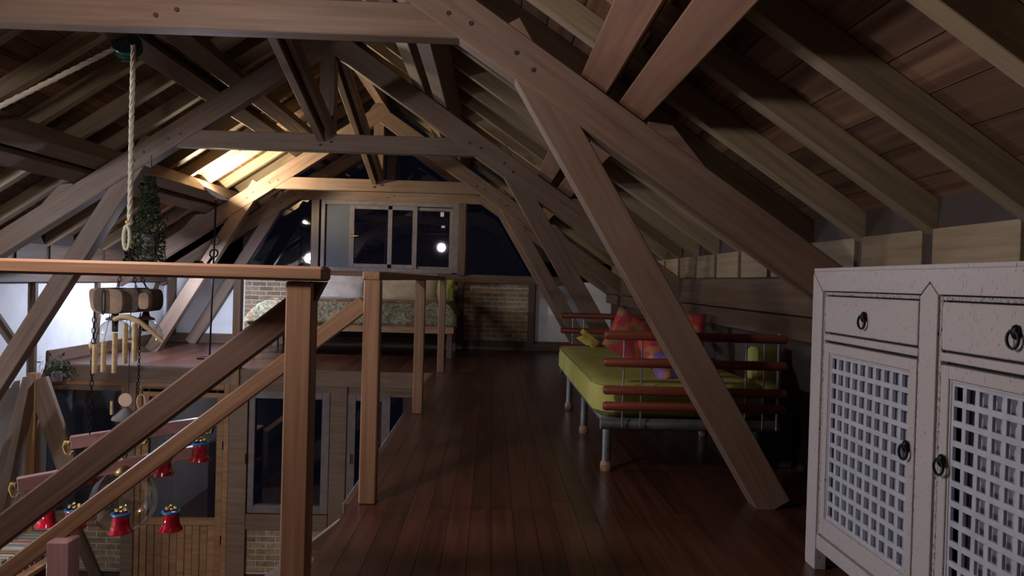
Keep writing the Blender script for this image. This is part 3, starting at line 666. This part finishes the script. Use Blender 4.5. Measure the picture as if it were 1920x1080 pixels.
obj('centre_cord', MB().tube([(-2.58,PY,.80),(-2.59,PY,-.36)], .003, 5), CABD, ch)
obj('roof_cap', MB().lathe([(0,.05),(.015,.045),(.03,.03),(.09,-.03),(.095,-.045),(0,-.045)], (-2.60,PY,.075), 20), POTG, ch)
def spread(x0, z0, x1, z1, yy, yy2):
    b_ = timber('cross_bar', (x0, yy, z0), (x1, yy2, z1), .06, .09, PINKW, ch)
    for x, y, z, s in ((x0, yy, z0, -1), (x1, yy2, z1, 1)):
        obj('end_hook', MB().tube([(x,y,z),(x+s*.03,y,z+.005),(x+s*.045,y,z-.03),(x+s*.03,y,z-.075),(x+s*.0,y,z-.085),(x-s*.012,y,z-.06)], [.022,.022,.014,.011,.009,.007], 8), BRASS, b_)
spread(-2.93, -.125, -2.10, -.025, PY-.10, PY+.22)
spread(-3.16, -.365, -2.16, -.245, PY-.32, PY+.25)
spread(-2.66, -.16, -2.62, -.13, PY-.30, PY+.30)
obj('globe', MB().ball((-2.60, PY, -.555), .225, 40), GLOBE, ch, label='large clear glass globe')
obj('globe_neck', MB().lathe([(.07,-.02),(.075,.0),(.05,.03),(.02,.05)], (-2.60,PY,-.34), 18), BRASS, ch)
addchain((-2.60,PY,-.16), (-2.60,PY,-.30), r=.02)
def bell(x, y, z, top, k=1.0):
    b_ = obj('bell', MB().lathe([(0,.055),(.045,.053),(.052,.04),(.055,.0),(.062,-.04),(.078,-.062),(.080,-.07),(.07,-.066),(.045,.03),(0,.045)], (x,y,z), 22), REDG, ch, label='red glass bell')
    obj('bead_rim', MB().tube([(x+.055*math.cos(t), y+.055*math.sin(t), z+.058) for t in [2*math.pi*i/18 for i in range(18)]], .0095, 6, close=True), BLUE, b_)
    cp_ = MB()
    for i in range(6): t = 2*math.pi*i/6; cp_.ball((x+.032*math.cos(t), y+.032*math.sin(t), z+.082), .013, 8)
    cp_.ball((x,y,z+.10), .014, 8); obj('gold_beads', cp_, GOLD, b_)
    obj('cord', MB().tube([(x,y,z+.1),(x,y,top)], .002, 4), CABD, b_)
for x, y, z, tp in ((-2.87,PY-.15,-.64,-.35),(-2.50,PY-.25,-.63,-.35),(-2.20,PY-.15,-.64,-.30),(-2.37,PY+.1,-.32,-.10),(-2.14,PY+.2,-.235,-.06),(-2.99,PY+.25,-.42,-.16),(-3.20,PY+.1,-.71,-.45)):
    bell(x, y, z, tp)

# ---- trailing plant
tp = empty('trailing_plant', (-3.17, 7.05, 1.2), 'trailing green plant in a hanging grey pot behind the rope', 'plant')
px_, py_ = -3.15, 7.05
obj('pot', MB().lathe([(0,0),(.055,0),(.075,.26),(.08,.27),(.07,.27),(.0,.25)], (px_,py_,1.16), 20), POTG, tp)
obj('hanger', MB().tube([(px_,py_,1.42),(px_,py_,2.16)], .004, 5), CABD, tp)
fo = MB()
for i in range(1500):
    h = R_.random(); zz = 1.16+.80*h; rr = (.10 if h > .55 else .19)*math.sqrt(R_.random())*(.9 if h < .9 else .5)
    t = R_.uniform(0, 6.28); p = Vector((px_-.03+rr*math.cos(t)+ (.02 if h > .5 else 0), py_+rr*math.sin(t), zz))
    a = Vector((R_.uniform(-1,1), R_.uniform(-1,1), R_.uniform(-1,.4))).normalized()*R_.uniform(.018,.034); b = a.orthogonal().normalized()*.009
    fo.add([p-a, p+b, p+a, p-b], [(0,1,2,3)])
for k in range(7):
    t = k*.9; fo.tube([(px_+.07*math.cos(t),py_+.07*math.sin(t),1.42),(px_+.13*math.cos(t),py_+.13*math.sin(t),1.36),(px_+.15*math.cos(t),py_+.15*math.sin(t),1.2)], .003, 4)
tag(obj('foliage', fo, LEAF, tp), kind='stuff')
# small dark plant on the deck corner
sp = empty('potted_plant', (-4.85, 8.7, -.16), 'small dark leafy plant at the left corner of the deck edge', 'plant')
f2 = MB()
for i in range(140):
    p = Vector((-4.9,8.72,.0)) + Vector((R_.gauss(0,.08),R_.gauss(0,.05),R_.gauss(-.03,.06))); a = Vector((R_.uniform(-1,1),R_.uniform(-1,1),R_.uniform(-1,1))).normalized()*.035; b = a.orthogonal().normalized()*.013
    f2.add([p-a,p+b,p+a,p-b],[(0,1,2,3)])
tag(obj('foliage', f2, LEAF, sp), kind='stuff'); obj('pot', MB().lathe([(0,0),(.05,0),(.065,.1),(0,.1)], (-4.9,8.72,-.18), 14), POTG, sp)

# ---- bookcase with a row of books on top, lower left
bk = empty('bookcase', (-3.75, 6.4, ZLOW), 'low orange wood bookcase at the bottom left beneath the stair handrails', 'bookcase')
bar(bk, 'top', -4.0, -3.60, -1.37, -1.33, 5.5, 6.8, DOORW); bar(bk, 'side_panel', -4.0, -3.60, ZLOW, -1.37, 5.5, 5.54, DOORW); bar(bk, 'side_panel', -4.0, -3.60, ZLOW, -1.37, 6.76, 6.8, DOORW)
bar(bk, 'back_panel', -4.0, -3.97, ZLOW, -1.37, 5.54, 6.76, DOORW)
for z in (-1.85, -2.3, -2.8): bar(bk, 'shelf', -3.97, -3.61, z, z+.03, 5.54, 6.76, DOORW)
cols = [((.24,.23,.24),'grey'),((.16,.09,.06),'brown'),((.28,.10,.09),'dull red'),((.28,.25,.20),'cream'),((.07,.055,.05),'black'),((.12,.15,.10),'dark green'),((.26,.17,.10),'tan')]
cmat = [noisy('book_'+n.replace(' ','_'), c, tuple(v*1.2 for v in c), (1,1,1), 14, 3, .7, .1, None, .1) for c, n in cols]
y = 5.78; i = 0
seq = [5,0,3,1,6,0,2,4,5,1,3,4,6]
for k in seq:
    w = R_.uniform(.05,.085); h = R_.uniform(.17,.20); n = cols[k][1]
    b = empty('book', (-3.77, y, -1.33)); tag(b, f'{n} book, ' + f'{["first","second","third","fourth","fifth","sixth","seventh","eighth","ninth","tenth","eleventh","twelfth","thirteenth","fourteenth","fifteenth","sixteenth","seventeenth","eighteenth","nineteenth","twentieth","twenty-first","twenty-second"][i]} from the near end of the bookcase top', 'book', 'books standing on the low bookcase')
    obj('cover', MB().box(-3.86,-3.68,y,y+.006,-1.33,-1.33+h).box(-3.86,-3.68,y+w-.006,y+w,-1.33,-1.33+h).box(-3.866,-3.86,y,y+w,-1.33,-1.33+h), cmat[k], b)
    obj('pages', MB().box(-3.859,-3.688,y+.007,y+w-.007,-1.326,-1.33+h-.006), cmat[(k+3)%7] if k in (4,) else mat('pages', tuple(.6*c+.02 for c in cols[k][0]), .9), b)
    y += w + .004; i += 1

# ================================================================== LAMPS THE ROOM HAS (behind the view)
def pendant(pos, r, col, power, label, hood=False):
    x, y, z = pos; ztop = zr(x, 1 if x > XC else -1)
    t = empty('pendant_lamp', pos, label, 'lamp')
    s = power/(4*math.pi*r*r*math.pi)
    obj('globe', MB().ball(pos, r, 24), emis('lamp_glow', col, s), t)
    obj('cord', MB().tube([(x,y,z+r),(x,y,ztop)], .005, 6), CABD, t)
    if hood: obj('shade', MB().lathe([(.02,r+.03),(.06,r+.025),(.19,.0),(.185,.0),(.055,r+.015),(.0,r+.02)], (x,y,z), 24), GREENM, t)  # unseen hood, added to keep the low lamp's light off the roof
    obj('cap', MB().lathe([(0,.05),(.02,.045),(.03,0),(0,0)], (x,y,z+r-.01), 12), IRON, t)
pendant(KEY_POS, .11, KEY_COL, KEY_POWER, 'round white pendant lamp hanging over the landing')
pendant(LOW_POS, .10, LOW_COL, LOW_POWER, 'warm round pendant lamp hanging low over the lower room', True)
pendant(SIDE_POS, .12, SIDE_COL, SIDE_POWER, 'cool white round pendant lamp close to the left wall')
